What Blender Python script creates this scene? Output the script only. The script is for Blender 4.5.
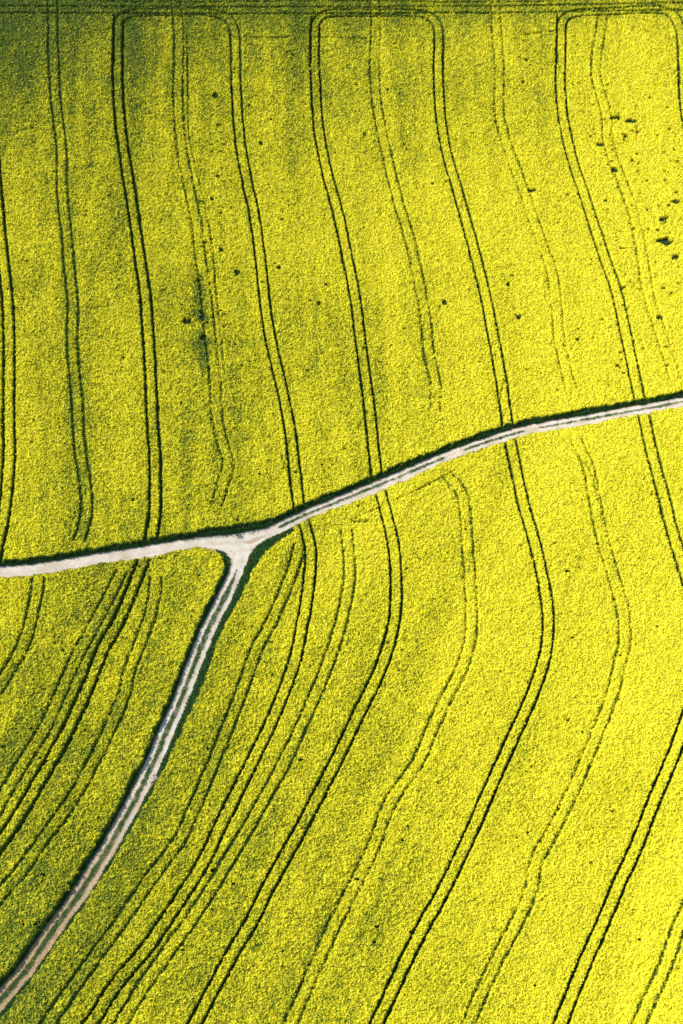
import bpy, math, random
import numpy as np
from mathutils import Vector

for o in list(bpy.data.objects): bpy.data.objects.remove(o)
random.seed(4); RS = np.random.RandomState(7)
S = bpy.context.scene
COL = S.collection

# ------------------------------------------------------------ camera, sky, sun
W, H = 683, 1024
F = 1536.0                    # focal length in pixels (54 mm on a 36 mm tall frame)
CAM_Z = 235.0
TILT = math.radians(27.4)     # away from straight down
cam_d = bpy.data.cameras.new('camera'); cam = bpy.data.objects.new('camera', cam_d); COL.objects.link(cam)
cam.location = (0, 0, CAM_Z); cam.rotation_euler = (TILT, 0, 0)
cam_d.sensor_fit = 'VERTICAL'; cam_d.sensor_height = 36; cam_d.lens = F / H * 36
cam_d.clip_start = 1; cam_d.clip_end = 8000
S.camera = cam

SUN_EL = math.radians(48); SUN_V = Vector((-0.86, 0.51, 0)).normalized()
sun_az = math.atan2(SUN_V.x, SUN_V.y)
to_sun = Vector((SUN_V.x * math.cos(SUN_EL), SUN_V.y * math.cos(SUN_EL), math.sin(SUN_EL)))
wd = bpy.data.worlds.new('World'); S.world = wd; wd.use_nodes = True
nt = wd.node_tree; bg = nt.nodes['Background']; sk = nt.nodes.new('ShaderNodeTexSky')
sk.sky_type = 'NISHITA'; sk.sun_disc = False; sk.sun_elevation = SUN_EL; sk.sun_rotation = sun_az
nt.links.new(sk.outputs[0], bg.inputs[0]); bg.inputs[1].default_value = 0.15
sd = bpy.data.lights.new('sun', 'SUN'); sun = bpy.data.objects.new('sun', sd); COL.objects.link(sun)
sd.energy = 4.6; sd.angle = math.radians(0.53); sd.color = (1.0, 0.95, 0.86)
sun.rotation_euler = to_sun.to_track_quat('Z', 'Y').to_euler(); sun.location = (-200, 100, 200)
S.view_settings.view_transform = 'Standard'; S.view_settings.look = 'None'
S.view_settings.exposure = -0.06; S.view_settings.gamma = 1; S.view_settings.use_curve_mapping = False

# ------------------------------------------------------------ terrain
def terr(x, y):
    """gently rolling farmland: a shallow valley with a steeper left flank near the branch track"""
    a = 5.6 * (1 - np.cos(2 * np.pi * (x - 18) / 230.0))
    k = 1.15 - 0.55 / (1 + np.exp(-(y - 150) / 28.0))
    b = 1.6 * np.sin(x / 41.0 + 1.2) * np.sin(y / 47.0)
    c = 0.35 * np.sin(x / 13.0 + y / 31.0)
    d = 2.5 * np.sin((y - 40) / 120.0)
    return a * k + b + c + d

ct, st = math.cos(TILT), math.sin(TILT)
def ground_at(px, py, up=0.0):
    """pixel of the photograph -> point on the terrain (arrays)"""
    px = np.asarray(px, float); py = np.asarray(py, float)
    cx = (px - W / 2) / F; cy = -(py - H / 2) / F
    dx = cx; dy = cy * ct + st; dz = cy * st - ct
    t = -CAM_Z / dz
    for _ in range(30):
        t = (terr(dx * t, dy * t) + up - CAM_Z) / dz
    return np.stack([dx * t, dy * t], -1)

def resample(P, step):
    """smooth Catmull-Rom curve through the points, resampled at even steps"""
    P = np.asarray(P, float)
    Q = np.vstack([2 * P[0] - P[1], P, 2 * P[-1] - P[-2]])
    out = []
    for i in range(1, len(Q) - 2):
        p0, p1, p2, p3 = Q[i-1], Q[i], Q[i+1], Q[i+2]
        for t in np.linspace(0, 1, 24, endpoint=False):
            out.append(0.5 * ((2*p1) + (-p0+p2)*t + (2*p0-5*p1+4*p2-p3)*t*t + (-p0+3*p1-3*p2+p3)*t**3))
    out.append(P[-1]); out = np.array(out)
    # low pass so that traced jitter does not show
    for _ in range(6):
        out[1:-1] = (out[:-2] + 2*out[1:-1] + out[2:]) / 4
    L = np.r_[0, np.cumsum(np.hypot(*np.diff(out, axis=0).T))]
    s = np.arange(0, L[-1], step)
    return np.stack([np.interp(s, L, out[:, 0]), np.interp(s, L, out[:, 1])], -1)

def curve_px(pts, step=0.8, dy=0, up=1.0):
    a = np.array(pts, float)
    return resample(ground_at(a[:, 0], a[:, 1] + dy, up), step)

def vnoise(x, y, wl, seed):
    r = np.random.RandomState(seed).rand(256, 256).astype(np.float32)
    u = x / wl + 1000.0; v = y / wl + 1000.0
    iu = np.floor(u).astype(int); iv = np.floor(v).astype(int)
    fu = u - iu; fv = v - iv
    fu = fu*fu*(3-2*fu); fv = fv*fv*(3-2*fv)
    iu &= 255; iv &= 255; ju = (iu+1) & 255; jv = (iv+1) & 255
    return (r[iu, iv]*(1-fu) + r[ju, iv]*fu)*(1-fv) + (r[iu, jv]*(1-fu) + r[ju, jv]*fu)*fv

def sstep(a, b, x):
    t = np.clip((x - a) / (b - a), 0, 1); return t*t*(3-2*t)

# ------------------------------------------------------------ the traced lines of the place
MAIN = [(-60,577),(-25,574),(0,571),(34,568),(67,563),(101,557),(135,552),(168,546),(202,541),(228,539.5),(243,539.5),(264,533),(280,526),
        (300,516),(335,501.7),(370,487.6),(405,473),(453,453),(487,441),(520,431),(554,424),(588,418),(621,412),(655,406),(683,400.5),(740,388)]
BRANCH = [(242,541),(241,552),(238.6,564),(232.7,580.5),(225,596.6),(213.7,619),(206,634.7),(193,668),(180,702),(166,733),(153,764),(136,798),
          (118,831),(98,865),(76,899),(52,932),(29,966),(7,993),(-20,1025),(-50,1058)]
# tramlines: (strength, patchiness, points)
T = [
 (1.0,.05,[(-8,-25),(-8,15),(-8,100),(-6,160),(-1,220),(2,250),(7.5,304),(9,351),(8.5,418),(9,452),(5,506),(-3,545),(-12,600)]),
 (.72,.35,[(53,-25),(53,0),(53.5,50),(56,100),(61.5,148),(62.5,195),(67,235),(69,262),(73,305),(72.5,347),(77,396),(79,433),(81,455),(85,480),(87,505),(84,525),(79,541)]),
 (1.0,.05,[(118.5,20),(117.5,67),(120,120),(127,170),(134.5,219),(140,259),(145.5,298),(149.5,355),(152.5,421),(155,461),(155,509),(153.5,522),(149,545),(143,561),(126,604),(112,633),(103,648),(87,688),(66.5,732),(50,762),(30,797),(12,826),(0,843),(-14,862)]),
 (.55,.55,[(175,-25),(176,0),(179,37),(178,98),(182,150),(190,190),(197,225),(200,255),(205.5,290),(210,335),(214.5,375),(217,415),(222,440),(228,462),(224,480),(216,507)]),
 (1.0,.08,[(236,84),(239,131),(246,175),(254.5,215),(260,255),(265,302),(272,345),(282.5,390),(290.5,432),(294.5,468),(299,505),(304,522),(310,545),(310.5,565),(306.5,600),(299.5,638),(291,672),(271,722),(251,764),(233,800),(224,818),(203,862),(180,899),(148,946),(117,983),(91,1023),(68,1053)]),
 (.64,.30,[(347,530),(350,574),(343,614),(331,655),(312,702),(287,757),(264,799),(245,833),(230,858),(201,905),(174,943),(145,984),(121,1023),(102,1053)]),
 (.64,.30,[(300,545),(291,575),(273,618),(257,648),(243,688),(230,722),(213,764),(194,808),(178,842),(151,878),(128,912),(101,949),(74,986),(49,1023),(28,1053)]),
 (1.0,.08,[(315,70),(318.5,125),(326,167),(338,212),(347,255),(355,296),(361,343),(367,387),(371,420),(377,475),(383,500),(393,542),(396.5,588),(392.5,630),(379,672),(361,709),(336,761),(311.5,808),(291,846),(270,884),(249,926),(232,954),(195,1023),(180,1053)]),
 (.55,.55,[(375,-25),(375,0),(376,30),(374.5,67),(377,104),(382,130),(389,163),(398,199),(408,232),(414,255),(420,285),(426,320),(429,353),(436,383),(435,412)]),
 (.55,.40,[(447,474),(463,496),(468,550),(471,596),(471,635),(462,668),(446,699),(432,729),(418,762),(390,803),(375,843),(357,880),(339.5,915),(322,952),(291,1023),(278,1053)]),
 (1.0,.08,[(439,40),(438.5,77),(441,117),(447,153),(458,190),(476,256),(487,302),(495,344),(501.5,380),(508,425),(511,443),(523,500),(535,542),(545,588),(548.5,627),(543,663),(529,702),(502,762),(486,798),(475,824),(460,857),(441,895),(420,932),(400,973),(377,1023),(362,1053)]),
 (.48,.60,[(495,-25),(495,0),(497,37),(499.5,67),(499.5,110),(503,130),(511,155),(522,184),(531,211),(541,240),(552,270),(557,310),(560,340),(568,375),(573,392)]),
 (.55,.40,[(577,440),(589,468),(595,500),(602,535),(614,576),(623.5,611),(625,640),(621,660),(611,699),(586,761),(567,804),(551,835),(537,860),(529,897),(512,932),(493,968),(473,1013),(460,1053)]),
 (1.0,.10,[(561,45),(561,94),(565.5,128),(573,160),(584,193),(604,254),(616,288),(624,323),(631.5,359),(640.5,400),(644,414),(653,455),(665,500),(674,535),(688,580),(697,620),(699,655),(694,695),(686,722),(670,764),(652,806),(638,843),(621,880),(603.5,922),(585,963),(561,1023),(549,1053)]),
 (.50,.55,[(603,15),(596,67),(601,93),(606.5,113),(608,137),(614,160),(624,185),(633,210),(641,245),(649,295),(658,323),(668,353),(676,380)]),
 (.62,.30,[(720,820),(704,865),(689,905),(676,935),(667,963),(643,1015),(628,1050)]),
 (1.0,.08,[(683,45),(685,101),(690,130),(700,170),(716,220)]),
 # lower left field
 (.62,.30,[(38,578),(37,591),(26,638),(10.5,668),(-5,692),(-22,718)]),
 (.58,.30,[(121,572),(110,595),(92,629),(76,658),(63,688),(44,729),(24,761),(5,794),(-10,820)]),
 (.55,.30,[(156,577),(152,608),(140,643),(130,669),(124,695),(110,728),(93,762),(73.5,798),(45.5,836),(23,868),(1,894),(-14,912)]),
 # headland: straight runs and the turning loops
 (.62,.35,[(-60,9.5),(0,9.5),(90,9.5),(180,10),(270,10),(360,10),(450,9.5),(540,8.5),(620,7),(740,5)]),
 (.95,.05,[(117.5,60),(118,30),(119.5,21),(125,15.5),(134,13),(150,12),(175,12)]),
 (.70,.05,[(175,12),(200,12),(215,13.5),(226,17.5),(233,26),(235.5,42),(236,84)]),
 (.85,.05,[(314.5,66),(315,30),(317,21),(323,15.5),(333,13),(350,12.5),(380,12.5)]),
 (.70,.05,[(380,12.5),(408,12.5),(423,14),(432,18),(438,27),(439.5,48)]),
 (.85,.05,[(561,55),(561.5,28),(563.5,19.5),(569,15),(580,12.5),(595,11.5),(620,10.5)]),
 (.65,.05,[(620,10.5),(648,9),(664,10.5),(674,15),(680,25),(682,38),(683,50)]),
 (.45,.35,[(-60,-3),(100,-3),(350,-3),(600,-5),(740,-7)]),
]
GAUGE = 0.93
# weeds standing in gaps of the crop: px, py, half length (m), half width (m), label
WEEDS = [
 (665,242,1.25,.55,"largest dark weed clump, above a pale bare patch, near the upper right edge"),
 (663,220.5,.9,.42,"long slanting dark weed clump just above the largest clump"),
 (674.5,258,.6,.3,"dark weed clump right below the largest one, at the right edge"),
 (675,202,.65,.25,"thin flat dark weed clump nearest the right edge, above the two large clumps"),
 (647,210.5,.32,.25,"small round weed left of the two large clumps"),
 (664.5,181,.3,.22,"tiny round weed alone high above the two large clumps"),
 (669,205.5,.28,.22,"tiny weed touching the lower left of the thin flat clump"),
 (658,231,.32,.2,"small weed between the two large clumps"),
 (630.5,122,.95,.28,"widest of the flat weeds at the top of the upper right weed group"),
 (615.5,118.5,.7,.22,"flat thin weed leftmost in the top row of the upper right group"),
 (637,133,.25,.45,"upright narrow weed at the right of the upper right group"),
 (625,137,.55,.22,"short flat weed in the middle of the upper right group"),
 (600,145.5,.8,.32,"dark weed just left of the faint wavy tramline in the upper right group"),
 (632,161,.25,.3,"little round weed alone below the upper right group"),
 (614.8,170.5,.5,.4,"hooked dark weed beside the faint wavy tramline, lowest of its group"),
 (526,61,.28,.28,"small weed high up, between the faint line and the strong looping tramline"),
 (522.7,82.5,.25,.45,"upright weed below the small high one, left of the strong looping tramline"),
 (532,191,.7,.2,"flat weed lying across the faint tramline in the upper right middle"),
 (606,202,.35,.3,"small weed right of the strong tramline at the height of the two large clumps"),
 (215,96,.55,.35,"dark weed near the top of the field, left of the second looping tramline"),
 (212,200,.42,.28,"weed just right of the triple faint tramline, upper of two"),
 (220.5,250,.35,.25,"weed just right of the triple faint tramline, lower of two"),
 (261,144,.35,.35,"round weed just right of the tramline that ends at the track junction"),
 (364,135,.32,.32,"round weed left of the faint tramline in the top middle of the field"),
 (281.6,220,.28,.22,"tiny weed in the middle strip between two strong tramlines"),
 (237,273,.65,.35,"two-lobed weed left of the strong tramline in the centre left of the field"),
 (279,268.5,.3,.4,"upright pale weed right of the strong tramline in the centre left of the field"),
 (319,304,.45,.25,"weed left of the strong tramline that crosses the track in the middle"),
 (444.3,303,.42,.35,"larger of two weeds side by side right of the faint middle tramline"),
 (439.3,307.5,.28,.25,"smaller of two weeds side by side right of the faint middle tramline"),
 (507.5,285,.4,.25,"left one of a close pair of weeds right of the strong centre right tramline"),
 (512,277,.35,.18,"upper right one of a close pair of weeds right of the strong centre right tramline"),
 (518.6,318,.5,.38,"dark weed standing alone below the close pair, centre right"),
 (577.6,340.5,.28,.25,"small weed alone right of where the faint right tramline fades"),
 (660,318,.42,.36,"round weed on the faint wavy tramline near the right edge"),
 (187,322,.5,.42,"dark weed left of the dark streak on the triple faint tramline"),
 (202,317,.4,1.1,"long upright dark weed patch inside the triple faint tramline"),
 (203.5,339,.4,.55,"upright weed patch at the lower end of the dark streak"),
 (182,306,.25,.22,"tiny weed above the one left of the dark streak"),
]

# ------------------------------------------------------------ fine grid of the fields
DX = 0.16
xs = np.arange(-98, 98, DX); ys = np.arange(16, 268, DX)
NX, NY = len(xs), len(ys)
X, Y = np.meshgrid(xs, ys, indexing='ij')
HG = terr(X, Y)

def window(x0, y0, x1, y1, r):
    i0 = max(int((min(x0, x1) - r - xs[0]) / DX), 0); i1 = min(int((max(x0, x1) + r - xs[0]) / DX) + 2, NX)
    j0 = max(int((min(y0, y1) - r - ys[0]) / DX), 0); j1 = min(int((max(y0, y1) + r - ys[0]) / DX) + 2, NY)
    return i0, i1, j0, j1

def seg_dist(wx, wy, a, b):
    d = b - a; L2 = (d*d).sum() + 1e-9
    t = np.clip(((wx - a[0])*d[0] + (wy - a[1])*d[1]) / L2, 0, 1)
    ex = wx - a[0] - t*d[0]; ey = wy - a[1] - t*d[1]
    sd_ = np.hypot(ex, ey)
    return sd_, np.sign(d[0]*ey - d[1]*ex), t

def path_field(P, r):
    D = np.full((NX, NY), 99., np.float32); SG = np.zeros((NX, NY), np.float32); AR = np.zeros((NX, NY), np.float32)
    for k in range(len(P) - 1):
        i0, i1, j0, j1 = window(*P[k], *P[k+1], r)
        if i1 <= i0 or j1 <= j0: continue
        dd, sg, t = seg_dist(X[i0:i1, j0:j1], Y[i0:i1, j0:j1], P[k], P[k+1])
        m = dd < D[i0:i1, j0:j1]
        D[i0:i1, j0:j1][m] = dd[m]; SG[i0:i1, j0:j1][m] = sg[m]; AR[i0:i1, j0:j1][m] = (k + t)[m] / (len(P) - 1)
    return D, SG, AR

Pm = curve_px(MAIN, dy=1.2, up=0); Pb = curve_px(BRANCH, up=0)
dM, sM, aM = path_field(Pm, 9)      # sM > 0: left of travel (left to right) = upper side
dC, sC, aC = path_field(Pb, 9)      # travel is downwards, left of travel = right side of the picture
main_y = np.interp(xs, Pm[:, 0], Pm[:, 1])
o_ = np.argsort(Pb[:, 1]); br_x = np.interp(ys, Pb[o_, 1], Pb[o_, 0])
upper = Y > main_y[:, None]
right = X > br_x[None, :]
FIELD = np.where(upper, 0, np.where(right, 2, 1))
dMs = np.where(upper, dM, -dM)
dCs = np.where(right, dC, -dC); dCs = np.where(upper & (dC > 3), 99, dCs)

def poly_field(pts):
    P = ground_at(*np.array(pts, float).T)
    Q = np.vstack([P, P[:1]])
    D, _, _ = path_field(Q, 6)
    i0, i1, j0, j1 = window(P[:, 0].min(), P[:, 1].min(), P[:, 0].max(), P[:, 1].max(), 1)
    wx, wy = X[i0:i1, j0:j1], Y[i0:i1, j0:j1]; ins = np.zeros(wx.shape, bool)
    for k in range(len(P)):
        a, b = Q[k], Q[k+1]
        c = (a[1] > wy) != (b[1] > wy)
        ins ^= c & (wx < (b[0]-a[0])*(wy-a[1])/((b[1]-a[1]) + 1e-12) + a[0])
    full = np.zeros((NX, NY), bool); full[i0:i1, j0:j1] = ins
    return np.where(full, -D, D)          # negative inside
gravel_poly = poly_field([(200,546),(214,548.5),(224,552),(230,558),(231,566),(246,566),(249,556),(256,546),(270,537),(285,528),(262,529),(235,534),(200,538)])
clear_poly = poly_field([(196,549),(214,552),(222,556),(227,564),(226,574),(240,590),(246,585),(252,572),(259,562),(266,553),(275,545),(292,532),(285,520),(240,528),(200,533)])

HWM, HWC = 1.10, 1.26
n1 = vnoise(X, Y, 1.1, 1) - .5; n2 = vnoise(X, Y, .45, 2) - .5; n3 = vnoise(X, Y, 4.0, 3) - .5
edge_n = .32*n1 + .38*n2 + .30*n3
v_up = 0.26 + 0.10*sstep(.35, .6, aM)
c_main = np.where(upper, dM - (HWM + v_up), dM - (HWM + .02))
v_right = .88 - .62*sstep(.35, .62, aC)
v_left = 0.22
c_branch = np.where(upper, 99, np.where(right, dC - (HWC + v_right), dC - (HWC + v_left)))
clear = np.minimum(np.minimum(c_main, c_branch), clear_poly) + edge_n*.95

# ruts ------------------------------------------------------------------
CUT = np.zeros((NX, NY), np.float32)
RG = RS.rand(NX, NY).astype(np.float32)
tram_paths = []
def stamp(P, strength, patch, seed, width=1.0):
    for k in range(len(P) - 1):
        i0, i1, j0, j1 = window(*P[k], *P[k+1], .7)
        if i1 <= i0 or j1 <= j0: continue
        wx, wy = X[i0:i1, j0:j1], Y[i0:i1, j0:j1]
        dd, _, _ = seg_dist(wx, wy, P[k], P[k+1])
        nn = vnoise(wx, wy, 3.5, seed) ; n4 = vnoise(wx, wy, .42, seed+1); n5 = RG[i0:i1, j0:j1] - .5
        n6 = vnoise(wx, wy, 11., seed+2)
        s = strength - .12*(strength < .8) - patch * .38 * sstep(.3, .85, nn) + (n4 - .5) * (.35 + .20*patch) + n5*(.25 + .40*patch)
        w_ = width*(.84 + .30*n6)
        prof = 1 - sstep(.05*w_, (.31 + .24*(n4-.5) + .14*n5)*w_, dd)
        c = np.clip(prof * (s + (.05 if patch >= .3 else 0)), 0, .50 if patch >= .3 else 1)
        CUT[i0:i1, j0:j1] = np.maximum(CUT[i0:i1, j0:j1], c)
for ti, (st_, pa_, pts) in enumerate(T):
    P = curve_px(pts, 0.6)
    tn = np.gradient(P, axis=0); tn /= np.hypot(*tn.T)[:, None] + 1e-9
    nm = np.stack([-tn[:, 1], tn[:, 0]], -1)
    two = []
    for sgn in (-1, 1):
        wob = .10*(vnoise(P[:, 0]*1.0, P[:, 1], 2.2, 40+ti*2+(sgn > 0)) - .5)
        R_ = P + nm * (sgn*GAUGE + wob)[:, None]
        stamp(R_, st_, pa_, 100 + ti*7 + (sgn > 0), (1.3 if ti in (0, 2) else 1.05) if st_ > .8 else 1.25)
        two.append(R_)
    tram_paths.append((st_, two))
# third rut of the patchy tramline
P3 = curve_px([(187,35),(188,100),(189,135),(197,172),(205,205),(212,245),(216,290),(221,335),(224,370)], .6)
stamp(P3, .5, .55, 900)
# cross marks where machines turned near the track
for pts in ([(114.2,62),(114,40),(114,15)],[(311,62),(311,40),(311.5,16)],[(557.5,62),(557.3,40),(557.5,14)]): stamp(curve_px(pts, .5), .95, .05, 930)
for pts in ([(75,512),(70,535)],[(358,428),(368,410)],[(282,455),(289,475)],[(290,440),(283,470)],[(492,385),(503,415)],[(505,378),(497,410)],
            [(455,470),(420,488),(350,520)],[(350,520),(395,520)],[(352,521),(380,521)],[(560,435),(590,470),(598,500)],[(445,478),(455,500)],[(225,37),(290,37)],
            [(310,37),(370,38)],[(210,36),(240,37)],[(560,30),(525,34)],[(215,500),(208,512)],[(625,322),(617,345)],[(636,345),(640,380)],[(605,147),(628,142)],[(637,128),(637,140)],[(617,122),(612,124)]):
    stamp(curve_px(pts, .5), .42, .5, 950 + len(pts) + int(pts[0][0]))

# weed gaps
WG = np.zeros((NX, NY), np.float32); weed_pos = []
for k, (px, py, a, b, lab) in enumerate(WEEDS):
    c = ground_at(px, py, .7)
    weed_pos.append(c)
    i0, i1, j0, j1 = window(*c, *c, 2.2)
    wx, wy = X[i0:i1, j0:j1] - c[0], Y[i0:i1, j0:j1] - c[1]
    ang = .5 if k == 1 else 0
    u = wx*math.cos(ang) + wy*math.sin(ang); v = -wx*math.sin(ang) + wy*math.cos(ang)
    g_ = min(1., max(0., (a-.3)/.3)); q = np.hypot(u/(a*1.0+.08+.12*g_), v/(b*1.05+.10+.22*g_)) + .9*(vnoise(wx+px, wy+py, .5, 60) - .5)
    WG[i0:i1, j0:j1] = np.maximum(WG[i0:i1, j0:j1], 1 - sstep(.75, 1.05, q))
# small random misses in the drilling, denser in the upper right
rnd = np.random.RandomState(31)
def speck(n, x0, x1, y0, y1, lo, hi):
    for _ in range(n):
        c = ground_at(rnd.uniform(x0, x1), rnd.uniform(y0, y1)); r = rnd.uniform(lo, hi); e = rnd.uniform(.8, 2)
        i0, i1, j0, j1 = window(*c, *c, 1)
        wx, wy = X[i0:i1, j0:j1] - c[0], Y[i0:i1, j0:j1] - c[1]
        q = np.hypot(wx/(r*e), wy/r)
        WG[i0:i1, j0:j1] = np.maximum(WG[i0:i1, j0:j1], .8*(1 - sstep(.6, 1.1, q)))
speck(90, 590, 683, 100, 380, .14, .3); speck(160, 0, 683, 40, 400, .12, .26); speck(120, 0, 683, 400, 1000, .12, .24)
speck(25, 195, 225, 100, 330, .15, .35)

# flower cover; thinning to the left and headland also paints in slope shade
def bloom_shade_of(X, Y):
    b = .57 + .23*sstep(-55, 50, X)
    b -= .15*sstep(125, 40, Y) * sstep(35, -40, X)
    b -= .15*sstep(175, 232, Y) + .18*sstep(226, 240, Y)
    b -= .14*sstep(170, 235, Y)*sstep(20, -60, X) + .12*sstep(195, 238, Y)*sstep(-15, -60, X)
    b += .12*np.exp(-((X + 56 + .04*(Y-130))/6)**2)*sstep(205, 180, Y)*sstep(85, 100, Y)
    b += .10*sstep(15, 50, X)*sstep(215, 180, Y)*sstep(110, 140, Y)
    up = Y > np.interp(X, Pm[:, 0], Pm[:, 1])
    qa = X + .10*Y + 4*np.sin(Y/60); qb = X*.91 - Y*.42
    q = np.where(up, qa, qb); r = np.where(up, Y, X*.42 + Y*.91)
    b += .20*(vnoise(q, r*.05, 5.5, 11) - .5) + .17*(vnoise(q, r*.08, 1.3, 12) - .5)
    b += .15*(vnoise(X, Y, 30, 13) - .5) + .07*(vnoise(X, Y, 9, 14) - .5) + .09*(vnoise(X, Y, 3, 15) - .5)
    return np.clip(b, .08, 1)
B = bloom_shade_of(X, Y)
streak = poly_field([(198,285),(203,285),(207,345),(203,375),(200,345)])
B -= .25*(1 - sstep(-.2, 1.0, streak + 2*n1))

f1 = vnoise(X, Y, .62, 21); f2 = vnoise(X + 9, Y, .33, 22); f3 = vnoise(X, Y + 5, 1.5, 23)
micro = .26*f1 + .56*f2 + .18*f3                        # 0..1, mean .5
rnd_g = RS.rand(NX, NY).astype(np.float32)
hc = 1.02 + .36*(micro - .5) + .29*(rnd_g - .5) + .08*n3
edge = sstep(0, .42, clear)
low = np.maximum(CUT, WG)
Z = hc * (1 - low*.95) * (0.12 + .88*edge)
Z = np.maximum(Z, .05)
# share of flowers over leaf at each point, shade thinning included: flowers sit on the tops of the plants only
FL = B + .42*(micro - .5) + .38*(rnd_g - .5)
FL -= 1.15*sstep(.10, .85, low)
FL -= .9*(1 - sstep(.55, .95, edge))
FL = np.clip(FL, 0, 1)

# ------------------------------------------------------------ helpers for meshes and materials
def link(o, parent=None):
    COL.objects.link(o)
    if parent is not None: o.parent = parent
    return o

def mesh_np(name, V, Fq, mat, parent=None, attrs=None, face_attrs=None, smooth=False):
    me = bpy.data.meshes.new(name)
    n = len(V); k = Fq.shape[1]; m = len(Fq)
    me.vertices.add(n); me.vertices.foreach_set('co', np.ascontiguousarray(V, np.float32).ravel())
    me.loops.add(m*k); me.loops.foreach_set('vertex_index', np.ascontiguousarray(Fq, np.int32).ravel())
    me.polygons.add(m); me.polygons.foreach_set('loop_start', np.arange(0, m*k, k, dtype=np.int32))
    try: me.polygons.foreach_set('loop_total', np.full(m, k, np.int32))
    except Exception: pass
    me.polygons.foreach_set('use_smooth', np.full(m, smooth, bool))
    me.update(calc_edges=True)
    for d, dom in ((attrs, 'POINT'), (face_attrs, 'FACE')):
        for key, val in (d or {}).items():
            a = me.attributes.new(key, 'FLOAT', dom); a.data.foreach_set('value', np.ascontiguousarray(val, np.float32))
    me.materials.append(mat)
    return link(bpy.data.objects.new(name, me), parent)

def grid_object(name, mask_v, zarr, mat, parent=None, attrs=None, smooth=True):
    """object from the cells of the fine grid whose four corners satisfy the mask"""
    c = mask_v[:-1, :-1] & mask_v[1:, :-1] & mask_v[1:, 1:] & mask_v[:-1, 1:]
    ii, jj = np.nonzero(c)
    idx = np.stack([ii*NY + jj, (ii+1)*NY + jj, (ii+1)*NY + jj+1, ii*NY + jj+1], -1)
    used, inv = np.unique(idx, return_inverse=True)
    V = np.stack([X.ravel()[used], Y.ravel()[used], zarr.ravel()[used]], -1)
    at = {k: v.ravel()[used] for k, v in (attrs or {}).items()}
    return mesh_np(name, V, inv.reshape(-1, 4), mat, parent, at, smooth=smooth)

def tag(o, label=None, cat=None, group=None, kind=None):
    for k, v in (('label', label), ('category', cat), ('group', group), ('kind', kind)):
        if v: o[k] = v
    return o

class NT:
    def __init__(s, name, rough=.7, spec=.2):
        s.m = bpy.data.materials.new(name); s.m.use_nodes = True; s.t = s.m.node_tree
        s.b = s.t.nodes['Principled BSDF']; s.b.inputs['Roughness'].default_value = rough
        s.b.inputs['Specular IOR Level'].default_value = spec
    def n(s, ty, **kw):
        x = s.t.nodes.new(ty)
        for k, v in kw.items(): setattr(x, k, v)
        return x
    def l(s, a, b): s.t.links.new(a, b)
    def attr(s, name):
        a = s.n('ShaderNodeAttribute'); a.attribute_name = name; return a.outputs['Fac']
    def noise(s, scale, detail=3, rough=.5):
        tc = s.n('ShaderNodeTexCoord'); x = s.n('ShaderNodeTexNoise')
        x.inputs['Scale'].default_value = scale; x.inputs['Detail'].default_value = detail; x.inputs['Roughness'].default_value = rough
        s.l(tc.outputs['Object'], x.inputs['Vector']); return x.outputs['Fac']
    def ramp(s, fac, stops):
        r = s.n('ShaderNodeValToRGB'); e = r.color_ramp.elements
        while len(e) < len(stops): e.new(.5)
        for q, (p, c) in zip(e, stops): q.position = p; q.color = (*c, 1)
        s.l(fac, r.inputs[0]); return r.outputs[0]
    def math(s, op, a, b):
        x = s.n('ShaderNodeMath', operation=op)
        for i, v in enumerate((a, b)):
            if hasattr(v, 'links'): s.l(v, x.inputs[i])
            else: x.inputs[i].default_value = v
        return x.outputs[0]
    def mix(s, f, a, b):
        x = s.n('ShaderNodeMix', data_type='RGBA')
        for i, v in ((0, f), (6, a), (7, b)):
            if hasattr(v, 'links'): s.l(v, x.inputs[i])
            elif i == 0: x.inputs[0].default_value = v
            else: x.inputs[i].default_value = (*v, 1)
        return x.outputs[2]
    def bump(s, h, st=.5, dist=.05):
        x = s.n('ShaderNodeBump'); x.inputs['Strength'].default_value = st; x.inputs['Distance'].default_value = dist
        s.l(h, x.inputs['Height']); s.l(x.outputs[0], s.b.inputs['Normal'])

YEL1, YEL2, YEL3 = (.60, .56, .014), (.80, .735, .026), (.88, .82, .042)
LEAF1, LEAF2, LEAF3 = (.035, .080, .020), (.085, .14, .016), (.19, .23, .014)

# crop canopy: leaf and blossom by the bloom attribute
c = NT('rape_canopy', .65, .15)
nf = c.noise(2.6, 3, .65)
fac = c.math('ADD', c.attr('bloom_shade'), c.math('MULTIPLY', c.math('SUBTRACT', nf, .5), .55))
leaf = c.ramp(c.noise(2.3, 4, .7), [(.3, LEAF1), (.5, LEAF2), (.72, LEAF3)])
yel = c.ramp(c.attr('bloom_shade'), [(.25, (.32, .34, .010)), (.5, YEL1), (.75, YEL2), (1, YEL3)])
fr = c.ramp(fac, [(.22, (0, 0, 0)), (.62, (1, 1, 1))])
c.l(c.mix(fr, leaf, yel), c.b.inputs['Base Color'])
M_CROP = c.m
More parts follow.
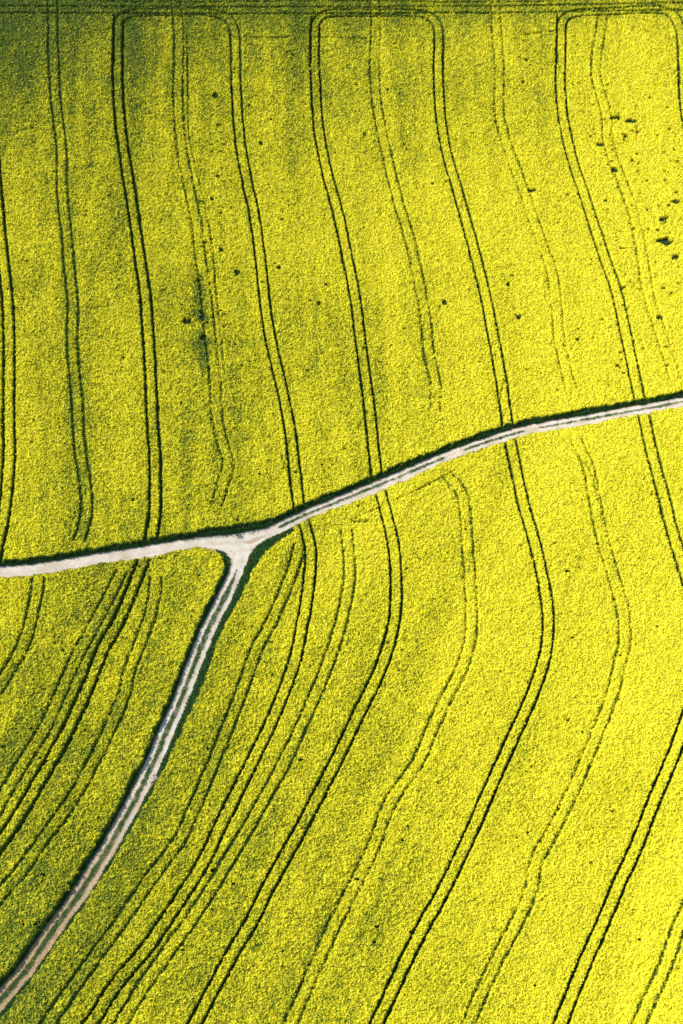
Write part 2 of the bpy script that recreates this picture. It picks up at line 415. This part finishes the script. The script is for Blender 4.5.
# flower heads: tint 0..1 from leaf green over greenish bud to open blossom
c = NT('rape_blossom', .6, .15)
c.l(c.ramp(c.attr('tint'), [(.0, LEAF2), (.25, LEAF3), (.33, (.34, .36, .012)), (.62, YEL1), (.8, YEL2), (1, YEL3)]), c.b.inputs['Base Color'])
M_FLOWER = c.m
c = NT('grass_blades', .6, .2)
c.l(c.ramp(c.attr('tint'), [(0, (.045, .14, .05)), (.5, (.075, .22, .06)), (.85, (.16, .28, .06)), (1, (.30, .27, .11))]), c.b.inputs['Base Color'])
M_GRASS = c.m
c = NT('weed_leaf', .5, .3)
c.l(c.ramp(c.noise(6, 3), [(.3, (.015, .055, .03)), (.7, (.035, .10, .045))]), c.b.inputs['Base Color']); M_WEED = c.m
c = NT('track_gravel', .9, .1)
a = c.noise(.55, 4); b_ = c.noise(9, 3, .7)
g1 = c.ramp(a, [(.3, (.60, .51, .38)), (.5, (.73, .65, .53)), (.7, (.80, .74, .64))])
g2 = c.mix(c.math('MULTIPLY', c.ramp(b_, [(.42, (1, 1, 1)), (.55, (0, 0, 0))]), .32), g1, (.34, .27, .19))
g3 = c.mix(c.ramp(c.attr('brown'), [(.1, (0, 0, 0)), (.8, (1, 1, 1))]), g2, c.ramp(c.noise(3, 3), [(.35, (.38, .26, .14)), (.65, (.58, .42, .24))]))
g4 = c.mix(c.attr('sward'), g3, c.ramp(c.noise(4, 3), [(.3, (.03, .07, .02)), (.7, (.09, .14, .04))]))
c.l(g4, c.b.inputs['Base Color']); c.bump(b_, .5, .04); M_ROAD = c.m
c = NT('field_soil', .95, .05)
c.l(c.ramp(c.noise(.9, 5), [(.3, (.035, .045, .02)), (.55, (.06, .07, .03)), (.75, (.13, .10, .06))]), c.b.inputs['Base Color']); M_SOIL = c.m
c = NT('rut_soil', .9, .1)
c.l(c.ramp(c.noise(2.3, 4), [(.35, (.018, .035, .018)), (.6, (.04, .05, .028)), (.8, (.12, .09, .06))]), c.b.inputs['Base Color']); M_RUT = c.m
c = NT('far_farmland', .9, .05)
tc = c.n('ShaderNodeTexCoord'); vo = c.n('ShaderNodeTexVoronoi'); vo.inputs['Scale'].default_value = .004
c.l(tc.outputs['Object'], vo.inputs['Vector'])
c.l(c.ramp(vo.outputs['Color'], [(.2, (.30, .28, .02)), (.45, (.06, .11, .03)), (.6, (.35, .33, .02)), (.85, (.10, .13, .04))]), c.b.inputs['Base Color']); M_FAR = c.m
c = NT('pale_stone', .85, .2)
c.l(c.ramp(c.noise(3, 4), [(.35, (.50, .38, .28)), (.6, (.72, .62, .54)), (.8, (.80, .74, .68))]), c.b.inputs['Base Color']); M_STONE = c.m

# ------------------------------------------------------------ ground
def sheet(name, x0, x1, y0, y1, step, mat, hole=None, dz=0.):
    ax = np.arange(x0, x1 + step*.5, step); ay = np.arange(y0, y1 + step*.5, step)
    gx, gy = np.meshgrid(ax, ay, indexing='ij'); gz = terr(gx, gy) + dz
    nx, ny = gx.shape
    ii, jj = np.meshgrid(np.arange(nx-1), np.arange(ny-1), indexing='ij'); ii = ii.ravel(); jj = jj.ravel()
    if hole:
        cx = gx[ii, jj] + step/2; cy = gy[ii, jj] + step/2
        k = ~((cx > hole[0]) & (cx < hole[1]) & (cy > hole[2]) & (cy < hole[3])); ii, jj = ii[k], jj[k]
    F_ = np.stack([ii*ny+jj, (ii+1)*ny+jj, (ii+1)*ny+jj+1, ii*ny+jj+1], -1)
    return mesh_np(name, np.stack([gx.ravel(), gy.ravel(), gz.ravel()], -1), F_, mat, smooth=True)
gnd = tag(sheet('ground', -120, 120, 0, 300, 1.0, M_SOIL, dz=-.03), 'dark soil of the farmland under the flowering crop', 'ground', kind='structure')
far = tag(sheet('farmland', -3000, 3000, -2760, 3300, 20.0, M_FAR, hole=(-110, 110, 10, 290), dz=-.35), 'distant patchwork of yellow and green farmland around the field', 'farmland', kind='structure')

not_gravel = (gravel_poly > .1)
gap = sstep(-.12, .10, vnoise(X, Y, 5, 71) - .50 + .3*(vnoise(X, Y, 1.5, 72) - .5))
mid = (dM < (.12 + .10*gap + .22*n2 + .1*n1)) & (aM > .375) & (gap > .12 - .25*sstep(.7, .8, aM)) & not_gravel
verge_u = upper & (dM > HWM - .02 + .3*n1) & (edge < .9) & (dM < 5) & not_gravel
vr = (~upper) & right & (dM > HWM) & (dC > HWC - .05 + .35*n1) & (edge < .9) & not_gravel & ((dC < 4) | (clear_poly < .3))
vl = (~upper) & (~right) & (dM > HWM) & (dC > HWC - .02 + .3*n1) & (edge < .9) & not_gravel & (dC < 4)
midc = (dC < (.36 + .16*n2 + .22*n1)*sstep(.04, .12, aC)) & (aC > .055) & not_gravel & ~(dM < HWM + 1.0)
sward = (mid | verge_u | vr | vl | midc).astype(np.float32)
for _ in range(2): sward = (sward*2 + np.roll(sward, 1, 0) + np.roll(sward, -1, 0) + np.roll(sward, 1, 1) + np.roll(sward, -1, 1))/6
sward = np.clip(sward*(1.05 - .5*sstep(.45, .75, f1)*((mid | midc) | (dM < .6) | (dC < .9))), 0, 1)
# tracks -----------------------------------------------------------------
wheel = lambda d: -.05*np.exp(-((d - .82)/.35)**2)
mainZ = HG + .05 + wheel(dM) + .03*(f2 - .5)
brZ = HG + .05 + wheel(dC) + .03*(f2 - .5)
on_main = (dM < HWM + 1.0)
on_branch = (~upper) & (((dC < HWC + .5)) | (gravel_poly < .25)) & ~on_main
on_branch |= (~upper) & (gravel_poly < .25) & ~on_main
jn = sstep(.8, 0, gravel_poly)
dirtM = np.clip(.05 + .40*(vnoise(dMs*5.5, aM*22, 1., 82) - .5) + sstep(HWM - .35, HWM + .25, dM + .5*n1)*(1 - sstep(.2, 0, gravel_poly)) + .35*sstep(.25, 0, dM + .5*n1)*sstep(.36, .4, aM), 0, 1)
patch = poly_field([(243,542),(250,545),(258,541),(268,535),(258,537),(248,541)])
dirtM = np.maximum(dirtM, .6*sstep(.15, -.15, patch + .3*n1))
brownC = np.clip(.55*sstep(.30, .85, aC) + .35*(vnoise(dC*5.5, aC*14, 1., 81) - .5) + sstep(HWC - .15, HWC + .15, dC + .5*n1)*(1 - sstep(.2, -.1, gravel_poly)) + .45*sstep(.45, .1, dC + .4*n1)*sstep(.03, .08, aC) + .35*sstep(.45, .8, aC), 0, 1)  # browner towards the lower end of the branch, with soil edges and lane streaks
corner = poly_field([(212,549),(220,551),(227,556),(231,560),(229,566),(226,560),(219,554)])
brownC = np.maximum(brownC, sstep(.25, -.1, corner + .3*n1))
tag(grid_object('dirt_track', on_main, mainZ, M_ROAD, attrs={'brown': dirtM, 'sward': sward}), 'pale gravel farm track curving across the picture from left edge to right edge', 'track', kind='structure')
# close the seam between the two tracks by letting the branch run one cell under the main one
ob2 = on_branch.copy()
for ax_, sh_ in ((0, 1), (0, -1), (1, 1), (1, -1)): ob2 |= np.roll(on_branch, sh_, ax_)
ob2 |= (dC < HWC) & (dM < HWM + 1.4) & (~upper) & (dM > HWM + .7)
tag(grid_object('branch_track', ob2, np.where(on_main, mainZ - .006, brZ), M_ROAD, attrs={'brown': np.clip(brownC, 0, 1), 'sward': sward}), 'two-rut gravel track running from the junction down to the lower left corner', 'track', kind='structure')

# rut floors -------------------------------------------------------------
for st_, two in tram_paths:
    if st_ < .6: continue
    Vs, Fs = [], []
    for P in two:
        k = (P[:, 0] > -97) & (P[:, 0] < 97) & (P[:, 1] > 17) & (P[:, 1] < 267)
        di = np.abs(P[:, 1] - np.interp(P[:, 0], Pm[:, 0], Pm[:, 1]))
        k &= di > HWM + 1.1
        tn = np.gradient(P, axis=0); tn /= np.hypot(*tn.T)[:, None] + 1e-9
        nm = np.stack([-tn[:, 1], tn[:, 0]], -1)
        base = sum(len(v) for v in Vs)
        rows = []
        for off, dz in ((-.17, .10), (-.08, .085), (.08, .085), (.17, .10)):
            q = P + nm*off; rows.append(np.stack([q[:, 0], q[:, 1], terr(q[:, 0], q[:, 1]) + dz], -1))
        R_ = np.stack(rows, 1); Vs.append(R_.reshape(-1, 3))
        for i in range(len(P) - 1):
            if k[i] and k[i+1]:
                for j in range(3): Fs.append((base+i*4+j, base+i*4+j+1, base+(i+1)*4+j+1, base+(i+1)*4+j))
    if Fs: tag(mesh_np('tramline', np.vstack(Vs), np.array(Fs), M_RUT, smooth=True), 'twin wheel ruts of a tractor pressed through the flowering rape', 'tramline', 'tramlines through the rape', 'structure')

# ------------------------------------------------------------ crop
def sample(arr, x, y):
    i = np.clip(((x - xs[0])/DX + .5).astype(int), 0, NX-1); j = np.clip(((y - ys[0])/DX + .5).astype(int), 0, NY-1)
    return arr[i, j]

def quads(px, py, pz, size, tilt, asp=1.0, bend=.25):
    """small leaf or blossom faces: random heading, tilted from the horizontal"""
    n = len(px); az = RS.rand(n)*2*np.pi; ti = tilt*np.sqrt(RS.rand(n)); ro = RS.rand(n)*2*np.pi
    nx_, ny_, nz_ = np.sin(ti)*np.cos(az), np.sin(ti)*np.sin(az), np.cos(ti)
    N = np.stack([nx_, ny_, nz_], -1)
    ref = np.stack([np.cos(ro), np.sin(ro), np.zeros(n)], -1)
    U = ref - N*(ref*N).sum(1, keepdims=True); U /= np.linalg.norm(U, axis=1, keepdims=True) + 1e-9
    V_ = np.cross(N, U); C_ = np.stack([px, py, pz], -1)
    s = size[:, None]; r = lambda: (.75 + .5*RS.rand(n))[:, None]
    P = np.stack([C_ - U*s*r(), C_ - V_*s*asp*r() + N*s*bend*0, C_ + U*s*r() , C_ + V_*s*asp*r()], 1)
    P[:, 1] -= N*s*bend; P[:, 3] -= N*s*bend
    return P.reshape(-1, 3), np.arange(n*4).reshape(-1, 4)

labels = {0: ('yellow flowering rape crop filling the upper field above the track', 'rapeseed crop'),
          1: ('yellow-green rape crop in the wedge between the track and the branch, lower left', 'rapeseed crop'),
          2: ('bright yellow rape crop right of the branch and below the main track', 'rapeseed crop')}
ok = edge > 0.001
for fid in (0, 1, 2):
    crop = grid_object('rapeseed_crop', ok & (FIELD == fid), HG + Z, M_CROP, attrs={'bloom_shade': FL}, smooth=False)
    tag(crop, labels[fid][0], labels[fid][1], kind='stuff')
    x0, x1, y0, y1 = {0: (-97, 97, 95, 267), 1: (-97, 30, 17, 150), 2: (-97, 97, 17, 190)}[fid]
    n = int((x1-x0)*(y1-y0)*46)
    px = RS.uniform(x0, x1, n); py = RS.uniform(y0, y1, n)
    keep = (sample(FIELD, px, py) == fid) & (sample(edge, px, py) > .2)
    lim = np.abs(px) < 22 + py*.30 + 6                      # full density where the picture looks, thinner beyond
    keep &= lim | (RS.rand(n) < .35)
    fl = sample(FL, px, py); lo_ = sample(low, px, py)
    keep &= (RS.rand(n) < np.clip(fl*1.1 + .12, 0, 1)) & ((lo_ < .45) | (RS.rand(n) < .05))
    px, py, fl = px[keep], py[keep], fl[keep]
    z = sample(HG, px, py) + sample(Z, px, py) + RS.uniform(-.04, .20, len(px))
    size = RS.uniform(.05, .13, len(px))
    P, Fq = quads(px, py, z, size, 1.15)
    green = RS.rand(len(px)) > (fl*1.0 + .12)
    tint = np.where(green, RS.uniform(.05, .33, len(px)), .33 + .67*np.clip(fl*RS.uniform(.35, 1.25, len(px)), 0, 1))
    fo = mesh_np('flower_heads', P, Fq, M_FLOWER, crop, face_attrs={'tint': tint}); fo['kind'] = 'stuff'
    # side foliage of the plants standing at the open edges
    m = (edge > .001) & (edge < .98) & (FIELD == fid)
    ii, jj = np.nonzero(m); rep = 3
    ii = np.repeat(ii, rep); jj = np.repeat(jj, rep)
    ex = xs[ii] + RS.uniform(-.1, .1, len(ii)); ey = ys[jj] + RS.uniform(-.1, .1, len(ii))
    ez = HG[ii, jj] + Z[ii, jj]*RS.uniform(.4, 1.08, len(ii))
    P, Fq = quads(ex, ey, ez, RS.uniform(.05, .12, len(ii)), 1.3)
    e2 = edge[ii, jj]; tint = np.where(RS.rand(len(ii)) < (e2 - .55)*.9, RS.uniform(.36, .9, len(ii)), RS.uniform(0, .25, len(ii)))
    so = mesh_np('edge_leaves', P, Fq, M_FLOWER, crop, face_attrs={'tint': tint}); so['kind'] = 'stuff'

# ------------------------------------------------------------ grass: verges and middle strips
def grass(name, mask, dens, hgt, label, cat, dry=.06):
    ii, jj = np.nonzero(mask); n = int(len(ii)*DX*DX*dens)
    if not n: return
    k = RS.randint(0, len(ii), n); gx = xs[ii[k]] + RS.uniform(-DX/2, DX/2, n); gy = ys[jj[k]] + RS.uniform(-DX/2, DX/2, n)
    h = hgt*RS.uniform(.35, 1.15, n); gz = terr(gx, gy)
    az = RS.rand(n)*2*np.pi; wv = RS.uniform(.03, .07, n); lean = h*RS.uniform(.2, .9, n)
    ux, uy = np.cos(az), np.sin(az)
    base = np.stack([gx, gy, gz], -1)
    a_ = base + np.stack([-uy*wv, ux*wv, 0*wv], -1); b2 = base - np.stack([-uy*wv, ux*wv, 0*wv], -1)
    tip = base + np.stack([ux*lean, uy*lean, h], -1); mid = base + np.stack([ux*lean*.4, uy*lean*.4, h*.65], -1)
    off = np.stack([-uy*wv, ux*wv, 0*wv], -1)*.8
    P = np.stack([a_, b2, mid - off, tip], 1).reshape(-1, 3)
    tint = np.where(RS.rand(n) < dry, RS.uniform(.84, 1, n), RS.uniform(0, .8, n))
    o = mesh_np(name, P, np.arange(n*4).reshape(-1, 4), M_GRASS, face_attrs={'tint': tint})
    return tag(o, label, cat, kind='stuff')

grass('verge_grass', verge_u, 420, .55, 'dark green grass verge along the upper side of the main track', 'grass', .03)
grass('verge_grass', vr, 420, .34, 'green grass verge along the right side of the branch track', 'grass', .05)
grass('verge_grass', vl, 420, .34, 'shaded grass verge along the left side of the branch track', 'grass', .05)
low_v = (~upper) & (dM > HWM - .25) & (dM < HWM + .3) & (n1 + .6*n3 > .12) & not_gravel
grass('verge_grass', low_v, 90, .15, 'thin grass along the lower lip of the main track', 'grass', .3)
grass('strip_grass', mid, 380, .14, 'broken strip of green grass between the wheel ruts of the main track', 'grass', .1)
midc = (dC < (.36 + .16*n2 + .22*n1)*sstep(.04, .12, aC)) & (aC > .055) & not_gravel & ~on_main
grass('strip_grass', midc, 340, .15, 'continuous strip of green grass between the ruts of the branch track', 'grass', .30)
thin = upper & (aM > .28) & (aM < .40) & (dM > HWM - .75) & (dM < HWM + .4) & (n3 + n1 > .05)
grass('verge_grass', thin, 60, .12, 'sparse worn grass on the upper lip of the junction', 'grass', .4)

# ------------------------------------------------------------ single weeds standing in the gaps
def weed_mesh(r1, r2, seed, ang=0.):
    rr = np.random.RandomState(seed); n = int(150*max(r1*r2*4, .45)); V, Fc = [], []
    for _ in range(n):
        q = math.sqrt(rr.rand()); a = rr.rand()*2*math.pi
        cx, cy = r1*q*math.cos(a), r2*q*math.sin(a)
        cx, cy = cx*math.cos(ang) - cy*math.sin(ang), cx*math.sin(ang) + cy*math.cos(ang)
        z = (.15 + .62*(1 - q*q))*rr.uniform(.45, 1.1)
        out = math.atan2(cy, cx) + rr.uniform(-1, 1); L = rr.uniform(.10, .22); wv = L*rr.uniform(.25, .42); dip = rr.uniform(-.08, .10)
        d = Vector((math.cos(out), math.sin(out), 0)); s_ = Vector((-d.y, d.x, rr.uniform(-.4, .4))).normalized()
        c0 = Vector((cx, cy, z)); b = len(V)
        V += [c0, c0 + d*L*.5 + s_*wv + Vector((0, 0, .04)), c0 + d*L + Vector((0, 0, dip)), c0 + d*L*.5 - s_*wv + Vector((0, 0, .04))]
        Fc.append((b, b+1, b+2, b+3))
    # stems reaching down to the soil
    for _ in range(max(3, int(n/22))):
        a = rr.rand()*2*math.pi; q = rr.rand()*.6; x, y = r1*q*math.cos(a), r2*q*math.sin(a); b = len(V); t_ = .014
        top = Vector((x*1.3, y*1.3, .5))
        for dx_, dy_ in ((t_, 0), (0, t_), (-t_, -t_)): V.append(Vector((x+dx_, y+dy_, 0)))
        for dx_, dy_ in ((t_, 0), (0, t_), (-t_, -t_)): V.append(top + Vector((dx_*.6, dy_*.6, 0)))
        for i in range(3): Fc.append((b+i, b+(i+1) % 3, b+3+(i+1) % 3, b+3+i))
    me = bpy.data.meshes.new('weed_clump'); me.from_pydata([tuple(v) for v in V], [], Fc); me.materials.append(M_WEED); return me
for k, ((px, py, a, b, lab), c_) in enumerate(zip(WEEDS, weed_pos)):
    o = link(bpy.data.objects.new('weed_clump', weed_mesh(a*.9, b*.9, 500+k, .5 if k == 1 else 0)))
    o.location = (c_[0], c_[1], float(terr(c_[0], c_[1])) + .04)
    tag(o, lab, 'weeds', 'weed clumps in gaps of the upper field')

# ------------------------------------------------------------ rubble beside the branch track, tuft at the junction
def stones(name, c_, rx, ry, rz, n, mat, seed, hgt=.16):
    rr = np.random.RandomState(seed); V, Fc = [], []
    for _ in range(n):
        q = math.sqrt(rr.rand()); a = rr.rand()*2*math.pi; ux, uy = rx*q*math.cos(a), ry*q*math.sin(a)
        x = ux*math.cos(rz) - uy*math.sin(rz); y = ux*math.sin(rz) + uy*math.cos(rz)
        s = rr.uniform(.07, .17)*(1.15 - .4*q); b = len(V); z = hgt*(1 - q*q)
        h = rr.uniform(.6, .9)*s; m = 6
        for lv, (rad, zz) in enumerate(((1.0, -.4), (1.05, .2), (.6, .85))):
            for i in range(m):
                t = i*2*math.pi/m + lv*.3; j = rr.uniform(.8, 1.15)
                V.append((x + s*rad*j*math.cos(t), y + s*rad*j*math.sin(t), z + h*zz))
        for lv in range(2):
            for i in range(m): Fc.append((b+lv*m+i, b+lv*m+(i+1) % m, b+(lv+1)*m+(i+1) % m, b+(lv+1)*m+i))
        Fc.append(tuple(b+2*m+i for i in range(m)))
    me = bpy.data.meshes.new(name); me.from_pydata(V, [], Fc); me.materials.append(mat)
    o = link(bpy.data.objects.new(name, me)); o.location = (c_[0], c_[1], float(terr(*c_)) + .05); return o
c_ = ground_at(153.5, 778.5)
tag(stones('rubble_heap', c_, 1.0, .6, 1.0, 90, M_STONE, 3), 'small pale heap of rubble on the right rut of the branch track', 'rubble')
c_ = ground_at(239.2, 536)
o = link(bpy.data.objects.new('grass_tuft', weed_mesh(.28, .24, 77))); o.location = (c_[0], c_[1], float(terr(*c_)) + .03)
tag(o, 'lone dark tuft of grass on the pale gravel at the track junction', 'grass tuft')
